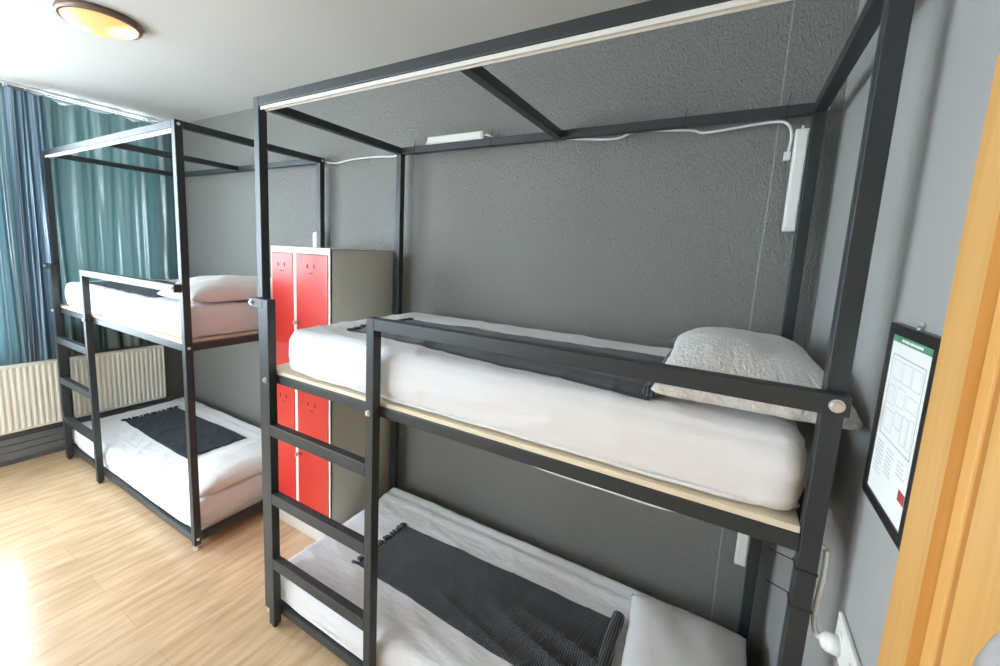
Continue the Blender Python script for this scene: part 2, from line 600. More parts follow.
ot = DZ + cw - 0.012
yo, yi = DY1 + cw, DY1 - 0.0
prism(bm, [(yo, 0), (yo, ot), (yi, ot - cw), (yi, 0)], XC, XR - 0.0005)
o = mesh('door_casing', bm, M_WOOD)
rel(o, de)
bm = bmesh.new()
yo2, yi2 = DY0 - cw, DY0
prism(bm, [(yo - 0.0005, ot), (yo2 + 0.0005, ot), (yi2, ot - cw + 0.0006), (yi, ot - cw + 0.0006)], XC, XR - 0.0005)
rel(mesh('door_casing', bm, M_WOOD), de)
bm = bmesh.new()
prism(bm, [(yo2, 0), (yo2, ot), (yi2, ot - cw), (yi2, 0)], XC, XR - 0.0005)
rel(mesh('door_casing', bm, M_WOOD), de)
bm = bmesh.new()
add_box(bm, (XR - 0.004, DY1 - 0.03, 0), (XR + 0.13, DY1 - 0.001, DZ - 0.001), 0.003)
add_box(bm, (XR - 0.004, DY0 + 0.001, 0), (XR + 0.13, DY0 + 0.03, DZ - 0.001), 0.003)
add_box(bm, (XR - 0.004, DY0 + 0.03, DZ - 0.03), (XR + 0.13, DY1 - 0.03, DZ - 0.001), 0.003)
rel(mesh('door_jamb', bm, M_WOOD), de)
leaf = box('door_leaf', (XR + 0.001, DY0 + 0.034, 0.006), (XR + 0.041, DY1 - 0.034, DZ - 0.034), M_WOOD, None, 0.003,
           [((XR - 0.006, DY0 + 0.034, 0.5), (XR + 0.01, DY1 - 0.04, 0.52))])
rel(leaf, de)
# unidentified pale rounded shape, built as a satin metal grip of the door
bm = bmesh.new()
add_ball(bm, (0, 0, 0), 0.038, (1.0, 1.0, 1.9), 28)
add_cyl(bm, (0.0, 0, 0), (0.09, 0, 0), 0.016, 20)
add_cyl(bm, (0.088, 0, 0), (0.098, 0, 0), 0.035, 24)
hd_ = mesh('assumed_door_handle', bm, M_STEEL, de, True)
hd_.location = Vector((1.962, -1.603, 1.515)) - de.location


# ------------------------------------------------------------------ bunk bed
L, WD, H = 2.0, 0.887, 2.357
T = 0.037
HD = 1.206
GF = -0.925


def make_bunk():
    r = empty('bunk_bed', (0, 0, 0), '', 'bunk bed')

    def P(name, lo, hi, m=M_METAL, bev=0.0025, parent=r):
        return box(name, lo, hi, m, parent, bev)
    T2 = T
    for x in (0, L - T):
        for y in (-WD, -T2):
            z0 = 0.028
            p = P('post', (x, y, z0), (x + T, y + T, H))
            bm = bmesh.new()
            add_cyl(bm, (x + T / 2, y + T / 2, 0), (x + T / 2, y + T / 2, 0.008), 0.016)
            add_cyl(bm, (x + T / 2, y + T / 2, 0.008), (x + T / 2, y + T / 2, 0.03), 0.006)
            mesh('levelling_foot', bm, M_CHROME, p)
    # top rails
    P('top_rail', (T, -WD, H - T), (L - T, -WD + T, H - 0.0005))
    P('top_rail', (T, -T, H - T), (L - T, 0, H - 0.0005))
    P('top_rail', (0, -WD + T, H - T), (T, -T, H - 0.0005))
    P('top_rail', (L - T, -WD + T, H - T), (L, -T, H - 0.0005))
    P('cross_rail', (0.985, -WD + T, H - T), (0.985 + T, -T, H - 0.0005))
    # deck rails
    for z1, nm in ((HD, 'deck_rail'), (0.087, 'bottom_rail')):
        z0 = z1 - 0.039
        P(nm, (T, -WD, z0), (L - T, -WD + T, z1))
        P(nm, (T, -T, z0), (L - T, 0, z1))
        P(nm, (0, -WD + T, z0), (T, -T, z1))
        P(nm, (L - T, -WD + T, z0), (L, -T, z1))
    bm = bmesh.new()
    add_box(bm, (T + 0.002, -WD + 0.004, HD + 0.0005), (L - T - 0.002, -0.004, HD + 0.016), 0.0015)
    mesh('deck_board', bm, M_PLY, r)
    P('base_board', (T + 0.002, -WD + T + 0.001, 0.07), (L - T - 0.002, -T - 0.001, 0.0855), M_PLY, 0.001)
    # curtain track under the front top rail
    bm = bmesh.new()
    add_box(bm, (T + 0.004, -WD + 0.006, H - T - 0.009), (L - T - 0.004, -WD + 0.030, H - T - 0.0005), 0.001)
    add_box(bm, (T + 0.004, -WD + 0.006, H - T - 0.014), (L - T - 0.004, -WD + 0.0095, H - T - 0.009))
    add_box(bm, (T + 0.004, -WD + 0.0265, H - T - 0.014), (L - T - 0.004, -WD + 0.030, H - T - 0.009))
    mesh('curtain_track', bm, M_TRACK, r)
    # ladder and guard rail frame bolted to the front
    G0, G1 = GF, GF + T
    UA, UB = 0.094, 0.702
    HG = 1.531
    for x in (UA, UB):
        p = P('ladder_upright', (x, G0, 0.014 if x == UA else 0.014), (x + T, G1 - 0.0005, HG if x == UB else HG + 0.003))
        bm = bmesh.new()
        add_cyl(bm, (x + T / 2, G0 + T / 2, 0), (x + T / 2, G0 + T / 2, 0.016), 0.013)
        mesh('rubber_foot', bm, M_TIE, p)
    P('ladder_tab', (0.0, G0, HG - 0.036), (UA, G1 - 0.0005, HG + 0.003))
    P('guard_rail', (UB + T, G0, HG - 0.042), (L, G1 - 0.0005, HG - 0.0005))
    for z1 in (0.992, 0.674, 0.357):
        P('rung', (UA + T, G0, z1 - 0.05), (UB, G1 - 0.003, z1))

    def bolt(x, y, z, d, rr=0.013):
        d = Vector(d)
        p = Vector((x, y, z))
        bm = bmesh.new()
        add_cyl(bm, p, p + d * 0.003, rr * 1.25, 18)
        add_cyl(bm, p + d * 0.003, p + d * 0.009, rr, 18, rr * 0.75)
        add_cyl(bm, p + d * 0.009, p + d * 0.011, rr * 0.4, 6)
        mesh('bolt', bm, M_CHROME, r)
    bolt(0.018, G0, HG - 0.015, (0, -1, 0), 0.008)
    bolt(L - 0.022, G0, HG - 0.021, (0, -1, 0), 0.0105)
    bolt(UA + 0.012, G0, HD - 0.018, (0, -1, 0), 0.009)
    bolt(UB + 0.015, G0, HD - 0.018, (0, -1, 0), 0.009)
    for y in (-WD + 0.018, -0.018):
        for z in (H - 0.02, HD - 0.02, 0.066):
            bolt(L, y, z, (1, 0, 0), 0.0065)
    return r


def copy_tree(o, parent=None):
    c = o.copy()
    COL.objects.link(c)
    c.parent = parent
    for ch in o.children:
        copy_tree(ch, c)
    return c


near = make_bunk()
far = copy_tree(near)
FX, FY = -2.697, 0.015
far.location = (FX, FY, 0)
near['label'] = 'large dark metal bunk bed standing against the end wall with the framed plan'
far['label'] = 'dark metal bunk bed standing between the curtained window and the red lockers'
near['group'] = far['group'] = 'metal bunk beds'


# ------------------------------------------------------------------ bedding
def fbm(x, y, z, s):
    return noise.fractal(Vector((x * s, y * s, z * s)), 1.0, 2.0, 3)


def wrinkle(x, y, seed):
    """small rise of the sheet at x, y (0 .. about 8 mm)"""
    a = noise.noise(Vector((x * 2.2 + seed, y * 7 + x * 2.5, seed)))
    b = noise.noise(Vector((x * 6 + y * 5, y * 3.0 - x * 1.5, seed + 7)))
    rid = (1 - min(1, abs(a) * 3.2)) ** 2 * 0.006 + (1 - min(1, abs(b) * 3.5)) ** 2 * 0.004
    return rid * 0.75 + 0.002 * noise.noise(Vector((x * 1.3, y * 1.9, seed + 3)))


def mattress(name, lo, hi, seed, label, cat='mattress', group=None, ridge=0.0, r=0.045, amp=1.0):
    cx, cy = (lo[0] + hi[0]) / 2, (lo[1] + hi[1]) / 2
    bm = bmesh.new()
    nx, ny, nz = 120, 56, 12
    vs = {}

    def key(i, j, k):
        if (i, j, k) not in vs:
            p = Vector((lo[0] + (hi[0] - lo[0]) * i / nx, lo[1] + (hi[1] - lo[1]) * j / ny, lo[2] + (hi[2] - lo[2]) * k / nz))
            q = Vector((min(max(p.x, lo[0] + r), hi[0] - r), min(max(p.y, lo[1] + r), hi[1] - r), min(max(p.z, lo[2] + r * 0.6), hi[2] - r)))
            # flattened corners in plan as well
            d = p - q
            d.z *= (1.0 if p.z > q.z else 1 / 0.6)
            l = d.length
            n = d / l if l > 1e-6 else Vector((0, 0, 1))
            m_ = max(abs(d.x), abs(d.y), abs(d.z))
            p2 = q + Vector((n.x, n.y, n.z * (1 if d.z > 0 else 0.6))) * m_
            w = wrinkle(p2.x, p2.y, seed) * amp
            if p2.z > (lo[2] + hi[2]) / 2 and n.z > 0.3:
                p2.z += w * n.z
                if ridge:
                    t = (p2.y - (hi[1] - 0.05)) / 0.03
                    u = (p2.y - (hi[1] - 0.115)) / 0.025
                    p2.z += ridge * (math.exp(-t * t) + 0.6 * math.exp(-u * u)) * (0.92 + 0.16 * noise.noise(Vector((p2.x * 2, seed, 0))))
            side = 1 - abs(n.z)
            if side > 0.3:
                zz = (p2.z - lo[2]) / (hi[2] - lo[2])
                s = p2.x + p2.y
                a = noise.noise(Vector((s * 2.2 + zz * 1.0, zz * 1.5, seed + 11)))
                b = noise.noise(Vector((s * 2.6 + zz * 1.2, zz * 3.2 - s * 1.6, seed + 17)))
                dis = (0.004 * a + 0.007 * (1 - min(1, abs(b) * 5)) ** 2 + 0.012 * math.sin(math.pi * min(1, max(0, zz))) - 0.008) * amp
                p2.x += n.x * dis
                p2.y += n.y * dis
            vs[(i, j, k)] = bm.verts.new(p2 - Vector((cx, cy, lo[2])))
        return vs[(i, j, k)]

    def face(a, b, c, d):
        try:
            bm.faces.new((key(*a), key(*b), key(*c), key(*d)))
        except ValueError:
            pass
    for i in range(nx):
        for j in range(ny):
            face((i, j, nz), (i + 1, j, nz), (i + 1, j + 1, nz), (i, j + 1, nz))
            face((i, j, 0), (i, j + 1, 0), (i + 1, j + 1, 0), (i + 1, j, 0))
        for k in range(nz):
            face((i, 0, k), (i + 1, 0, k), (i + 1, 0, k + 1), (i, 0, k + 1))
            face((i, ny, k), (i, ny, k + 1), (i + 1, ny, k + 1), (i + 1, ny, k))
    for j in range(ny):
        for k in range(nz):
            face((0, j, k), (0, j, k + 1), (0, j + 1, k + 1), (0, j + 1, k))
            face((nx, j, k), (nx, j + 1, k), (nx, j + 1, k + 1), (nx, j, k + 1))
    o = mesh(name, bm, M_SHEET, None, True)
    o.location = (cx, cy, lo[2])
    tag(o, label, cat, group)
    # gathered hem of the fitted sheet, tucked round the foot of the mattress
    a, b = (hi[0] - lo[0]) / 2 - 0.006, (hi[1] - lo[1]) / 2 - 0.006
    pts = []
    for k in range(25):
        t = -1 + 2 * k / 24
        pts.append((a * t, -b * (1 - 0.12 * abs(t) ** 18), 0.012 + 0.004 * noise.noise(Vector((t * 9, seed, 1)))))
    for k in range(1, 12):
        t = -1 + 2 * k / 12
        pts.append((a, b * t, 0.012 + 0.004 * noise.noise(Vector((t * 9, seed, 2)))))
    tube('sheet_hem', pts, 0.0055, M_SHEET, o)
    return o


MG = 'mattresses under white fitted sheets'
mattress('mattress', (0.165, -0.872, HD + 0.017), (1.961, -0.04, 1.413), 1.3, 'upper mattress of the end-wall bunk, white fitted sheet on pale plywood deck', group=MG, r=0.05)
mattress('mattress', (0.045, -0.874, 0.088), (1.955, -0.034, 0.252), 5.1, 'lower mattress of the end-wall bunk, white sheet, close to the floor', group=MG, ridge=0.020, r=0.045)
mattress('mattress', (FX + 0.15, -0.852, HD + 0.017), (FX + 1.955, -0.02, 1.405), 9.7, 'upper mattress of the window bunk, white sheet, level with the curtains', group=MG, r=0.04)
mattress('mattress', (FX + 0.045, -0.856, 0.088), (FX + 1.957, -0.02, 0.255), 13.2, 'lower mattress of the window bunk, white sheet, in front of the radiators', group=MG, ridge=0.012, r=0.045)


def pillow(name, cx, cy, z0, w, d, h, rot, m, label, seed, tiltx=0.0, tilty=0.0, group='white pillows', slump=0.0):
    """w along x, d along y; flat-ish underside"""
    bm = bmesh.new()
    n, k = 44, 44
    top, bot = {}, {}
    for i in range(n + 1):
        for j in range(k + 1):
            u, v = -1 + 2 * i / n, -1 + 2 * j / k
            # outline pulled in between pointed corners
            sx = 1 - 0.07 * (1 - v * v) ** 1 * 0 - 0.06 * (1 - abs(v) ** 2.5)
            sy = 1 - 0.05 * (1 - abs(u) ** 2.5)
            sx += 0.012 * noise.noise(Vector((v * 6, seed, 0)))
            sy += 0.012 * noise.noise(Vector((u * 6, seed, 5)))
            X, Y = u * w / 2 * sx, v * d / 2 * sy
            prof = max(0, (1 - abs(u) ** 3.0)) ** 0.45 * max(0, (1 - abs(v) ** 3.0)) ** 0.45
            wr = 0.10 * noise.noise(Vector((u * 1.6, v * 1.6, seed))) + 0.05 * noise.noise(Vector((u * 4, v * 3, seed + 3)))
            edge = 0.006 * noise.noise(Vector((u * 9, v * 9, seed + 9)))
            zt = h * 0.22 * 1 + h * 0.78 * prof * (1 + wr) + edge * (1 - prof)
            zb = h * 0.22 * (1 - prof ** 0.5)
            zt += slump * (-v) * prof * h
            top[i, j] = (X, Y, zt)
            bot[i, j] = (X, Y, zb)
    vt = {}
    for q, t in top.items():
        vt[q] = bm.verts.new(t)
    vb = {}
    for q, t in bot.items():
        i, j = q
        vb[q] = vt[q] if i in (0, n) or j in (0, k) else bm.verts.new(t)
    for i in range(n):
        for j in range(k):
            bm.faces.new((vt[i, j], vt[i + 1, j], vt[i + 1, j + 1], vt[i, j + 1]))
            bm.faces.new((vb[i, j], vb[i, j + 1], vb[i + 1, j + 1], vb[i + 1, j]))
    o = mesh(name, bm, m, None, True)
    o.location = (cx, cy, z0)
    o.rotation_euler = (tiltx, tilty, rot)
    tag(o, label, 'pillow', group)
    return o


PG = 'white pillows'
pillow('pillow', 1.826, -0.470, 1.420, 0.420, 0.755, 0.142, math.radians(2), M_SEER,
       'crinkled white pillow on the end-wall bunk upper mattress, pressed against the end wall', 2.2, slump=0.0)
pillow('pillow', 1.785, -0.475, 0.258, 0.44, 0.72, 0.125, math.radians(3), M_PILLOW, 'white pillow on the end-wall bunk lower mattress, beside the rolled blanket end', 4.4)
pillow('pillow', FX + 1.77, -0.46, 1.411, 0.40, 0.72, 0.14, 0, M_PILLOW, 'puffy white pillow on the window bunk upper mattress, seen between two posts', 6.1)
pillow('pillow', FX + 1.755, -0.49, 0.261, 0.42, 0.66, 0.11, math.radians(-2), M_PILLOW, 'white pillow on the window bunk lower mattress, near the red lockers', 8.3)


def blanket(x0, x1, pts_y, ztop, seed, label, roll=True, fringe=True, folds=0.006, mseed=0, rollr=0.022, m=M_BLANKET):
    """runner; pts_y = ((y0,y1) at x0, (y0,y1) at x1)"""
    cx = (x0 + x1) / 2
    cy = (pts_y[0][0] + pts_y[0][1]) / 2
    bm = bmesh.new()
    n, k = 130, 44
    V = {}
    off = Vector((cx, cy, ztop))
    th = 0.006
    for i in range(n + 1):
        t = i / n
        for j in range(k + 1):
            s = j / k
            y0 = pts_y[0][0] * (1 - t) + pts_y[1][0] * t
            y1 = pts_y[0][1] * (1 - t) + pts_y[1][1] * t
            x = x0 + (x1 - x0) * t
            y = y0 + (y1 - y0) * s + 0.008 * noise.noise(Vector((x * 4, s * 2, seed))) * (1 if s < 0.1 or s > 0.9 else 1)
            f = max(0, t - 0.35) / 0.65
            a = noise.noise(Vector((x * 0.9 + y * 1.2 + seed, (y + x * 0.22) * 7, seed)))
            fold = folds * (1 - min(1, abs(a) * 4.2)) ** 1.5 * (0.12 + 1.5 * f) * min(1, 6 * min(s, 1 - s) + 0.15)
            mb = noise.noise(Vector((x * 4, y * 4, seed + 4)))
            z = ztop + wrinkle(x, y, mseed) + th + 0.001 + fold + 0.001 * mb
            edge = min(s, 1 - s, t * 3)
            if edge < 0.02:
                z -= 0.003
            V[i, j] = bm.verts.new(Vector((x, y, z)) - off)
    for i in range(n):
        for j in range(k):
            bm.faces.new((V[i, j], V[i + 1, j], V[i + 1, j + 1], V[i, j + 1]))
    o = mesh('blanket_runner', bm, m, None, True)
    o.location = off
    sol = o.modifiers.new('thickness', 'SOLIDIFY')
    sol.thickness = th
    sol.offset = -1
    tag(o, label, 'blanket', 'dark blanket runners')
    if fringe:
        bm = bmesh.new()
        rnd = random.Random(int(seed * 10))
        m_ = int(abs(pts_y[0][1] - pts_y[0][0]) / 0.019)
        for q in range(m_ + 1):
            y = pts_y[0][0] + (pts_y[0][1] - pts_y[0][0]) * q / m_
            z = ztop + wrinkle(x0, y, mseed) + 0.008
            tip = Vector((x0 - 0.017 - rnd.random() * 0.008, y + rnd.uniform(-0.012, 0.012), z - 0.001))
            add_cyl(bm, Vector((x0 + 0.004, y, z)) - off, tip - off, 0.006, 6, 0.008)
            add_ball(bm, tip - off, 0.0085, (1.2, 1, 0.7), 8)
        mesh('fringe', bm, m, o, True)
    if roll:
        bm = bmesh.new()
        ya, yb = pts_y[1]
        seg, m_ = 18, 40
        rings = []
        for q in range(m_ + 1):
            t = q / m_
            y = ya + (yb - ya) * t
            x = x1 + 0.008 * noise.noise(Vector((t * 3, seed, 2)))
            z = ztop + 0.010 + rollr
            rr = rollr * (1 + 0.12 * noise.noise(Vector((t * 5, seed, 8))))
            rings.append([bm.verts.new(Vector((x + rr * 1.15 * math.cos(a), y, z + rr * 0.95 * math.sin(a))) - off) for a in [2 * math.pi * g / seg for g in range(seg)]])
        for q in range(m_):
            for g in range(seg):
                bm.faces.new((rings[q][g], rings[q][(g + 1) % seg], rings[q + 1][(g + 1) % seg], rings[q + 1][g]))
        bm.faces.new(rings[0]); bm.faces.new(rings[-1][::-1])
        mesh('rolled_end', bm, M_BLANKET, o, True)
    return o


blanket(0.405, 1.625, ((-0.715, -0.33), (-0.835, -0.285)), 1.413, 3.1, 'dark fringed blanket runner on the end-wall bunk upper mattress behind the guard rail', mseed=1.3, rollr=0.016, folds=0.004, m=M_BLANKU)
blanket(0.370, 1.520, ((-0.650, -0.305), (-0.70, -0.275)), 0.252, 7.7, 'dark ribbed blanket runner with fringed end on the end-wall bunk lower mattress', mseed=5.1, folds=0.026)
blanket(FX + 0.32, FX + 1.50, ((-0.78, -0.30), (-0.80, -0.28)), 1.405, 12.3, 'dark blanket runner on the window bunk upper mattress, half hidden by its guard rail', roll=False, fringe=False, mseed=9.7, m=M_BLANKSHADE)
blanket(FX + 0.30, FX + 1.36, ((-0.60, -0.22), (-0.62, -0.20)), 0.255, 17.9, 'dark blanket runner, shade painted into its colour, on the window bunk lower mattress', roll=False, mseed=13.2, m=M_BLANKSHADE)


# ------------------------------------------------------------------ lockers
def make_lockers():
    x0, x1, y0, y1, zt = -0.614, -0.0885, -0.4346, 0.048, 1.7545
    e = empty('locker_cabinet', (x0, y1, 0), 'grey steel locker cabinet with four red doors between the two bunks', 'locker')
    off = e.location
    bm = bmesh.new()
    t = 0.004

    def B(lo, hi, bev=0.001):
        add_box(bm, Vector(lo) - off, Vector(hi) - off, bev)
    B((x0, y0 + 0.003, 0.09), (x0 + t, y1, zt)); B((x1 - t, y0 + 0.003, 0.0), (x1, y1, zt))
    B((x0, y0 + 0.003, zt - t), (x1, y1, zt)); B((x0, y1 - t, 0.0), (x1, y1, zt)); B((x0, y0 + 0.003, 0.09), (x1, y1, 0.094))
    B((x0, y0 + 0.003, 0.93), (x1, y1, 0.934))
    mesh('cabinet_body', bm, M_LOCK, e)
    cols = ((-0.602, -0.405), (-0.374, -0.105))
    tiers = ((0.950, 1.717), (0.15, 0.915))
    bm = bmesh.new()
    y2 = y0 + 0.014

    def B2(lo, hi):
        add_box(bm, Vector(lo) - off, Vector(hi) - off, 0.001)
    B2((x0, y0, 0.09), (cols[0][0] - 0.002, y2, zt)); B2((cols[0][1] + 0.002, y0, 0.09), (cols[1][0] - 0.002, y2, zt)); B2((cols[1][1] + 0.002, y0, 0.0), (x1, y2, zt))
    for a, b in cols:
        B2((a - 0.002, y0, tiers[0][1] + 0.002), (b + 0.002, y2, zt))
        B2((a - 0.002, y0, tiers[1][1] + 0.002), (b + 0.002, y2, tiers[0][0] - 0.002))
        B2((a - 0.002, y0, 0.0), (b + 0.002, y2, tiers[1][0] - 0.002))
    B2((cols[0][1] + 0.002, y0, 0.0), (cols[1][0] - 0.002, y2, 0.09)); B2((x0, y0, 0.0), (cols[0][0] - 0.002, y2, 0.09))
    mesh('cabinet_frame', bm, M_LOCKF, e)
    for (a, b) in cols:
        for (c, d) in tiers:
            bm = bmesh.new()
            add_box(bm, Vector((a, y0 - 0.003, c)) - off, Vector((b, y0 + 0.012, d)) - off, 0.002)
            dr = mesh('door', bm, M_RED, e)
            cx = (a + b) / 2
            for sx in (-0.036, 0.022):     # two upright slots and the short groove between them
                bm = bmesh.new()
                add_box(bm, Vector((cx + sx - 0.0035, y0 - 0.0045, d - 0.078)) - off, Vector((cx + sx + 0.0035, y0 - 0.0028, d - 0.056)) - off)
                mesh('vent_slot', bm, M_DARK, dr)
            bm = bmesh.new()
            add_box(bm, Vector((cx - 0.018, y0 - 0.0045, d - 0.106)) - off, Vector((cx + 0.010, y0 - 0.0028, d - 0.102)) - off)
            mesh('card_groove', bm, M_DARK, dr)
            lz = (c + d) / 2 - 0.012
            bm = bmesh.new()
            add_cyl(bm, Vector((a + 0.014, y0 - 0.003, lz)) - off, Vector((a + 0.014, y0 - 0.022, lz)) - off, 0.011, 18)
            add_box(bm, Vector((a + 0.011, y0 - 0.034, lz - 0.012)) - off, Vector((a + 0.017, y0 - 0.02, lz + 0.012)) - off, 0.001)
            mesh('lock', bm, M_CHROME, dr)
    return e


make_lockers()


# ------------------------------------------------------------------ radiators
def radiator(ya, yb, label):
    z0, z1, xb, xf = 0.265, 0.775, -2.80, -2.735
    e = empty('radiator', (xb, (ya + yb) / 2, z0), label, 'radiator', 'ribbed panel radiators under the windows')
    off = e.location
    bm = bmesh.new()
    n = max(4, round((yb - ya) / 0.033))
    pr = []
    for i in range(n):
        a = ya + (yb - ya) * i / n
        w = (yb - ya) / n
        for f, dx in ((0.0, 0), (0.16, 0), (0.30, -0.005), (0.70, -0.005), (0.84, 0)):
            pr.append((a + w * f, xf + dx))
    pr.append((yb, xf))
    zs = (z0, z0 + 0.012, z0 + 0.03, z1 - 0.03, z1 - 0.012, z1)
    R = []
    for zi, z in enumerate(zs):
        flat = zi in (0, 1, 4, 5)
        R.append([bm.verts.new(Vector((xf - (0.004 if zi in (0, 5) else 0) if flat else x, y, z)) - off) for y, x in pr])
    for a in range(len(zs) - 1):
        for i in range(len(pr) - 1):
            bm.faces.new((R[a][i], R[a][i + 1], R[a + 1][i + 1], R[a + 1][i]))
    o = mesh('radiator_panel', bm, M_RAD, e)
    sol = o.modifiers.new('t', 'SOLIDIFY')
    sol.thickness = 0.004
    sol.offset = 0
    bm = bmesh.new()
    add_box(bm, Vector((xb + 0.02, ya, z0 + 0.01)) - off, Vector((xf - 0.012, ya + 0.004, z1 - 0.006)) - off)
    add_box(bm, Vector((xb + 0.02, yb - 0.004, z0 + 0.01)) - off, Vector((xf - 0.012, yb, z1 - 0.006)) - off)
    add_box(bm, Vector((xb + 0.02, ya, z0 + 0.01)) - off, Vector((xb + 0.024, yb, z1 - 0.006)) - off)
    mesh('side_panel', bm, M_RAD, e)
    bm = bmesh.new()
    k = int((yb - ya) / 0.022)
    for i in range(k):
        y = ya + (yb - ya) * (i + 0.3) / k
        add_box(bm, Vector((xb + 0.02, y, z1 - 0.006)) - off, Vector((xf - 0.004, y + 0.012, z1 - 0.002)) - off)
    add_box(bm, Vector((xb + 0.02, ya, z1 - 0.006)) - off, Vector((xb + 0.03, yb, z1)) - off)
    add_box(bm, Vector((xf - 0.014, ya, z1 - 0.006)) - off, Vector((xf - 0.004, yb, z1)) - off)
    mesh('top_grille', bm, M_RAD, e)
    for y in (ya + 0.1, yb - 0.1):
        bm = bmesh.new()
        add_box(bm, Vector((XL + 0.0005, y - 0.015, z0 + 0.06)) - off, Vector((xb + 0.022, y + 0.015, z1 - 0.06)) - off)
        mesh('wall_bracket', bm, M_RAD, e)
    return e


radiator(-0.80, -0.166, 'cream ribbed radiator on the wall directly behind the lower mattress of the window bunk')
radiator(-1.45, -0.853, 'cream ribbed radiator under the pale curtain, clear of the bunk by the window')


# ------------------------------------------------------------------ curtains
def curtain(y0, y1, zt, zb, xc, m, label, seed, nf, amp, sag, hooks):
    bm = bmesh.new()
    n, k = int((y1 - y0) * 260) + 20, 60
    V = {}
    cy = (y0 + y1) / 2
    for i in range(n + 1):
        t = i / n
        y = y0 + (y1 - y0) * t
        hk = abs(math.sin(math.pi * t * hooks))
        for j in range(k + 1):
            s = j / k                      # 0 top .. 1 bottom
            ztop = zt - sag * hk ** 1.3
            zbot = zb + 0.012 * noise.noise(Vector((t * 7, seed, 1)))
            z = ztop + (zbot - ztop) * s
            dr = 0.03 * (s - 0.3) * noise.noise(Vector((t * 2.5, s, seed + 5)))
            ph = nf * 2 * math.pi * (t + 0.05 * noise.noise(Vector((t * 3, s * 1.2, seed))))
            # folds fan out from the hooks at the top
            x = amp * (0.55 + 0.45 * s) * (math.sin(ph) + 0.45 * math.sin(ph * 2.3 + seed))
            x += 1.0 * amp * noise.noise(Vector((t * 11, s * 1.6, seed + 2))) + 0.5 * amp * noise.noise(Vector((t * 34, s * 2.2, seed + 4)))
            x += 0.02 * math.exp(-s * 9) * (hk - 0.5)
            V[i, j] = bm.verts.new((x, y + dr - cy, z - zb))
    for i in range(n):
        for j in range(k):
            bm.faces.new((V[i, j], V[i + 1, j], V[i + 1, j + 1], V[i, j + 1]))
    o = mesh('curtain', bm, m, None, True)
    o.location = (xc, cy, zb)
    tag(o, label, 'curtain', 'curtains over the left wall windows')
    # hanging hooks
    for h in range(hooks + 1):
        bm = bmesh.new()
        y = y0 + (y1 - y0) * h / hooks
        add_cyl(bm, (0.0, y - cy, zt - zb - 0.012), (0.0, y - cy, zt - zb + 0.012), 0.004, 8)
        add_cyl(bm, (-0.006, y - cy, zt - zb + 0.010), (0.010, y - cy, zt - zb + 0.010), 0.006, 8)
        mesh('hook', bm, M_WHITE, o, True)
    return o


XCU = -2.758
curtain(-0.825, 0.030, 2.768, 0.80, XCU, M_CURT, 'green satin curtain directly behind the window bunk', 3.3, 6, 0.017, 0.035, 4)
curtain(-1.02, -0.815, 2.77, 0.785, XCU + 0.026, M_CURTB, 'darker blue curtain panel between the two windows', 6.6, 3, 0.011, 0.03, 2)
curtain(-1.19, -1.0, 2.77, 0.785, XCU, M_CURTP, 'pale blue-green curtain hanging beyond the darker blue panel, away from the bunk', 9.9, 3, 0.012, 0.03, 2)
rail = box('curtain_rail', (XCU - 0.006, -3.6, 2.782), (XCU + 0.010, 0.035, 2.7995), M_WINF, None, 0.001)
tag(rail, 'thin white curtain rail fixed to the ceiling above the curtains', 'curtain rail')

# ------------------------------------------------------------------ ceiling lamp
lc = Vector((-0.98, -1.04, ZC))
e = empty('ceiling_lamp', lc, 'round flush ceiling lamp with warm glowing glass bowl and dark rim', 'lamp')


def lathe(name, prof, m, parent, seg=56):
    bm = bmesh.new()
    rings = []
    for (r, z) in prof:
        rings.append([bm.verts.new((r * math.cos(2 * math.pi * k / seg), r * math.sin(2 * math.pi * k / seg), z)) for k in range(seg)])
    for a in range(len(rings) - 1):
        for k in range(seg):
            bm.faces.new((rings[a][k], rings[a][(k + 1) % seg], rings[a + 1][(k + 1) % seg], rings[a + 1][k]))
    bm.faces.new(rings[0]); bm.faces.new(rings[-1])
    return mesh(name, bm, m, parent, True)


R0 = 0.155
lathe('lamp_rim', [(R0 * 0.7, -0.0005), (R0, -0.0005), (R0 + 0.004, -0.012), (R0, -0.026), (R0 - 0.012, -0.030), (R0 - 0.014, -0.02), (R0 * 0.7, -0.018)], M_RIM, e)
lathe('glass_bowl', [((R0 - 0.015) * math.cos(a), -0.022 - 0.042 * math.sin(a)) for a in [math.pi / 2 * i / 14 for i in range(14)]] + [(0.004, -0.064)], M_BOWL, e)


# ------------------------------------------------------------------ bed lamps, cables, ties
def bed_lamp(loc, rot, label, group='small white bed lamps'):
    """slim white lamp body, 0.37 m long along local z, from 0 downwards"""
    e = empty('bed_lamp', loc, label, 'lamp', group)
    e.rotation_euler = rot
    h = 0.365
    bm = bmesh.new()
    add_box(bm, (-0.021, -0.026, -h), (0.021, 0.0, 0), 0.004)
    mesh('lamp_body', bm, M_WHITE, e)
    bm = bmesh.new()
    add_box(bm, (-0.016, -0.030, -h + 0.012), (0.016, -0.0262, -0.012), 0.002)
    mesh('light_cover', bm, mat('milky_cover', (0.88, 0.87, 0.82), 0.3), e)
    bm = bmesh.new()
    add_cyl(bm, (0, -0.013, -0.001), (0, -0.013, 0.012), 0.004)
    mesh('cord_grip', bm, M_WHITE, e)
    return e


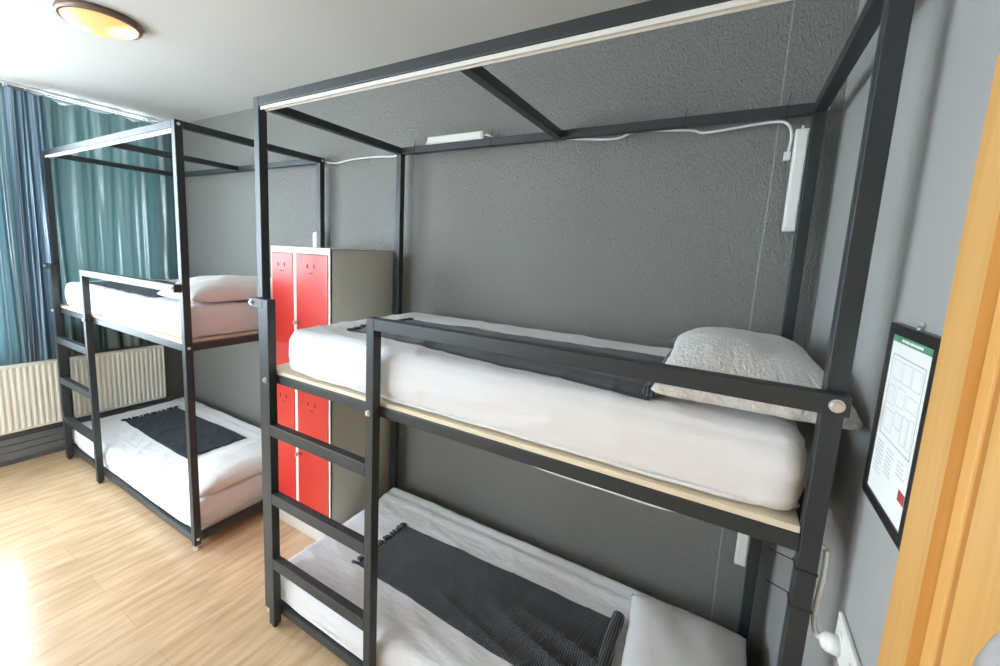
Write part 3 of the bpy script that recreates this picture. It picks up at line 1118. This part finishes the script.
bed_lamp((1.940, -0.008, 2.272), (0, 0, 0), 'white tube lamp hanging upright beside the curled cable, below the rear corner')
bed_lamp((0.585, -0.003, 2.379), (0, math.radians(90), 0), 'white tube lamp lying flat on the back top rail of the end-wall bunk')
bed_lamp((1.937, -0.008, 0.905), (0, 0, 0), 'white lamp on the rear post just beneath the upper deck of the end-wall bunk')
bed_lamp((FX + 1.939, 0.005, 1.857), (0, 0, 0), 'white lamp on the rear post of the window bunk, behind the lockers')

tag(tube('lamp_cable', [(-0.70, 0.03, 2.335), (-0.6, 0.028, 2.322), (-0.45, 0.03, 2.335), (-0.25, 0.03, 2.338), (-0.08, 0.028, 2.33), (0.02, 0.012, 2.34), (0.15, 0.012, 2.345), (0.21, -0.01, 2.382)], 0.005, M_CABLE),
    'white cable along the wall above the lockers, joining both bunks', 'cable')
tag(tube('lamp_cable', [(0.596, -0.017, 2.382), (0.625, -0.012, 2.372), (0.67, 0.012, 2.345), (1.0, 0.012, 2.330), (1.25, 0.013, 2.308), (1.35, 0.013, 2.330), (1.56, 0.015, 2.315), (1.62, 0.014, 2.300), (1.78, 0.012, 2.312),
                        (1.86, -0.002, 2.312), (1.895, -0.008, 2.297), (1.909, -0.012, 2.26), (1.908, -0.014, 2.215), (1.905, -0.014, 2.19)], 0.0052, M_CABLE),
    'white cable behind the back top rail that curls down to the hanging tube lamp', 'cable')
tag(tube('lamp_cable', [(1.30, -0.870, HD - 0.0415), (1.39, -0.8845, HD - 0.0415), (1.55, -0.8845, HD - 0.0418), (1.68, -0.8845, HD - 0.0415), (1.74, -0.870, HD - 0.0415)], 0.0024, M_CABLE),
    'thin white cable running along the underside of the deck rail', 'cable')
o = box('cable_switch', (1.893, -0.024, 2.165), (1.914, -0.006, 2.197), M_WHITE, None, 0.003)
tag(o, 'small white switch at the end of the curled cable beside the tube lamp', 'switch')


def tie(x0, x1, y0, y1, z, tail, label, axis='z'):
    """a strap round a square tube; axis = direction of the tube"""
    c = Vector(((x0 + x1) / 2, (y0 + y1) / 2, z))
    bm = bmesh.new()
    w, t = 0.0022, 0.0016

    def B(lo, hi):
        add_box(bm, Vector(lo) - c, Vector(hi) - c)
    if axis == 'z':
        B((x0 - t, y0 - t, z - w), (x1 + t, y0, z + w)); B((x0 - t, y1, z - w), (x1 + t, y1 + t, z + w))
        B((x0 - t, y0, z - w), (x0, y1, z + w)); B((x1, y0, z - w), (x1 + t, y1, z + w))
    else:   # tube along x: strap in the y-z plane; z is its x position, y0..y1 and x0..x1 stand for y and z
        pass
    add_cyl(bm, Vector(tail[0]) - c, Vector(tail[1]) - c, 0.0014, 6)
    o = mesh('cable_tie', bm, M_TIE)
    o.location = c
    tag(o, label, 'cable tie', 'black cable ties')


def tie_x(x, label, yl=-T, z0=H - T, tl=0.03):
    c = Vector((x, yl / 2, z0))
    bm = bmesh.new()
    w, t = 0.0022, 0.0016
    for lo, hi in (((x - w, yl - t, z0 - t), (x + w, yl, H + t)), ((x - w, 0, z0 - t), (x + w, t, H + t)), ((x - w, yl, H), (x + w, 0, H + t)), ((x - w, yl, z0 - t), (x + w, 0, z0))):
        add_box(bm, Vector(lo) - c, Vector(hi) - c)
    add_cyl(bm, Vector((x, yl, H)) - c, Vector((x + 0.006, yl, H + tl)) - c, 0.0014, 6)
    o = mesh('cable_tie', bm, M_TIE)
    o.location = c
    tag(o, label, 'cable tie', 'black cable ties')


tie_x(0.135, 'black cable tie on the back top rail between the corner post and flat lamp')
tie_x(0.640, 'black cable tie on the back top rail between flat lamp and cross rail', tl=0.035)
tie_x(1.545, 'black cable tie on the back top rail between the cross rail and the wallpaper seam')
tie_x(1.885, 'black cable tie on the back top rail, above the curled cable', tl=0.04)
tie(L - T, L, -WD, -WD + T, 1.128, ((L - T, -WD + 0.03, 1.128), (L - T - 0.045, -WD + 0.045, 1.128)), 'black cable tie round the near front post, just under the deck')
tie(L - T, L, -WD, -WD + T, 1.040, ((L - T, -WD + 0.03, 1.048), (L - T - 0.042, -WD + 0.05, 1.046)), 'black cable tie round the near front post, lower of two')

# power strip on the end wall and the cord that feeds the lamps
ps = empty('wall_socket', (XR, -0.958, 1.022), 'white wall socket plate on the end wall beside the door casing', 'socket')
bm = bmesh.new()
add_box(bm, (-0.010, -0.082, -0.041), (-0.0005, 0.082, 0.041), 0.003)
mesh('socket_plate', bm, M_WHITE, ps)
for q in (-0.041, 0.041):
    bm = bmesh.new()
    add_cyl(bm, (-0.0125, q, 0), (-0.0095, q, 0), 0.021, 24)
    mesh('socket_insert', bm, M_WHITE, ps)
pl = empty('power_plug', (XR - 0.013, -0.917, 1.012), 'white plug in the wall socket with a cord curling up to the bunk post', 'plug')
bm = bmesh.new()
add_cyl(bm, (0, 0, 0), (-0.020, 0.0, 0), 0.0195, 20, 0.018)
add_ball(bm, (-0.018, 0.0, 0.0), 0.017, (0.7, 1, 1), 16)
add_cyl(bm, (-0.016, 0.008, -0.004), (-0.018, 0.030, -0.014), 0.008, 12, 0.0055)
mesh('plug_body', bm, M_WHITE, pl, True)
tube('cord', [(-0.018, 0.028, -0.013), (-0.022, 0.042, -0.026), (-0.029, 0.052, -0.014), (-0.033, 0.050, 0.03), (-0.030, 0.048, 0.08), (-0.029, 0.047, 0.14), (-0.030, 0.050, 0.17)], 0.0056, M_CABLE, pl)

# ------------------------------------------------------------------ framed plan
fy0, fy1, fz0, fz1 = -1.108, -0.889, 1.345, 1.680
fe = empty('framed_plan', (XR, (fy0 + fy1) / 2, (fz0 + fz1) / 2), 'black framed escape plan with green heading on the end wall', 'picture')
w2, h2 = (fy1 - fy0) / 2, (fz1 - fz0) / 2
fb = 0.019
bm = bmesh.new()
for lo, hi in (((-0.013, -w2, -h2), (-0.0005, w2, -h2 + fb)), ((-0.013, -w2, h2 - fb), (-0.0005, w2, h2)), ((-0.013, -w2, -h2 + fb), (-0.0005, -w2 + fb, h2 - fb)), ((-0.013, w2 - fb, -h2 + fb), (-0.0005, w2, h2 - fb))):
    add_box(bm, lo, hi, 0.001)
mesh('frame', bm, M_BLACK, fe)
pp = box('plan_sheet', (-0.010, -w2 + fb, -h2 + fb), (-0.002, w2 - fb, h2 - fb), M_PAPER, fe)
X = (-0.0104, -0.0099)
pw, ph = w2 - fb, h2 - fb


def marks(name, rects, m):
    bm = bmesh.new()
    for (a, b, c, d) in rects:      # u 0..1 from the left as seen, v 0..1 from the top
        ya, yb = pw - 2 * pw * a, pw - 2 * pw * b
        za, zb = ph - 2 * ph * c, ph - 2 * ph * d
        add_box(bm, (X[0], min(ya, yb), min(za, zb)), (X[1], max(ya, yb), max(za, zb)))
    mesh(name, bm, m, pp)


marks('heading_band', [(0.0, 1.0, 0.0, 0.042)], M_GREEN)
bm = bmesh.new()
g = []
xx = 0.25
rnd = random.Random(5)
for wd in (0.05, 0.035, 0.05, 0.03, 0.0, 0.06, 0.04, 0.05, 0.04, 0.05):
    if wd:
        g.append((xx, xx + wd, 0.015, 0.030))
    xx += wd + 0.012
X = (-0.0108, -0.0103)
marks('heading_line', g, M_PAPER)
X = (-0.0104, -0.0099)
pr = []
t = 0.006


def rect(a, b, c, d):
    pr.extend([(a, b, c, c + t * 0.7), (a, b, d - t * 0.7, d), (a, a + t, c, d), (b - t, b, c, d)])


rect(0.08, 0.90, 0.115, 0.62)
marks('plan_outline', [(0.08, 0.90, 0.115, 0.121), (0.08, 0.90, 0.614, 0.62), (0.08, 0.088, 0.115, 0.62), (0.892, 0.90, 0.115, 0.62)], M_INK)
pr = []
for a, b, c, d in ((0.14, 0.38, 0.14, 0.26), (0.40, 0.62, 0.14, 0.26), (0.64, 0.86, 0.14, 0.26), (0.14, 0.30, 0.30, 0.42), (0.34, 0.56, 0.29, 0.40), (0.60, 0.86, 0.30, 0.38), (0.14, 0.36, 0.45, 0.58), (0.40, 0.58, 0.43, 0.52), (0.60, 0.74, 0.42, 0.58), (0.76, 0.86, 0.41, 0.58)):
    rect(a, b, c, d)
marks('plan_walls', pr, M_INKL)
tx = []
for cx0, n in ((0.07, 9), (0.36, 7), (0.66, 4)):
    for q in range(n):
        tx.append((cx0, cx0 + 0.14 + 0.08 * rnd.random(), 0.665 + q * 0.024, 0.673 + q * 0.024))
marks('small_print', tx, M_INKL)
marks('red_box', [(0.80, 0.95, 0.80, 0.86)], M_PRED)
bm = bmesh.new()
add_cyl(bm, (-0.001, 0.0, h2 + 0.008), (-0.010, 0.0, h2 + 0.008), 0.005, 14)
add_cyl(bm, (-0.006, 0.0, h2 + 0.0), (-0.006, 0.0, h2 + 0.010), 0.003, 8)
mesh('hanger', bm, M_CHROME, fe)
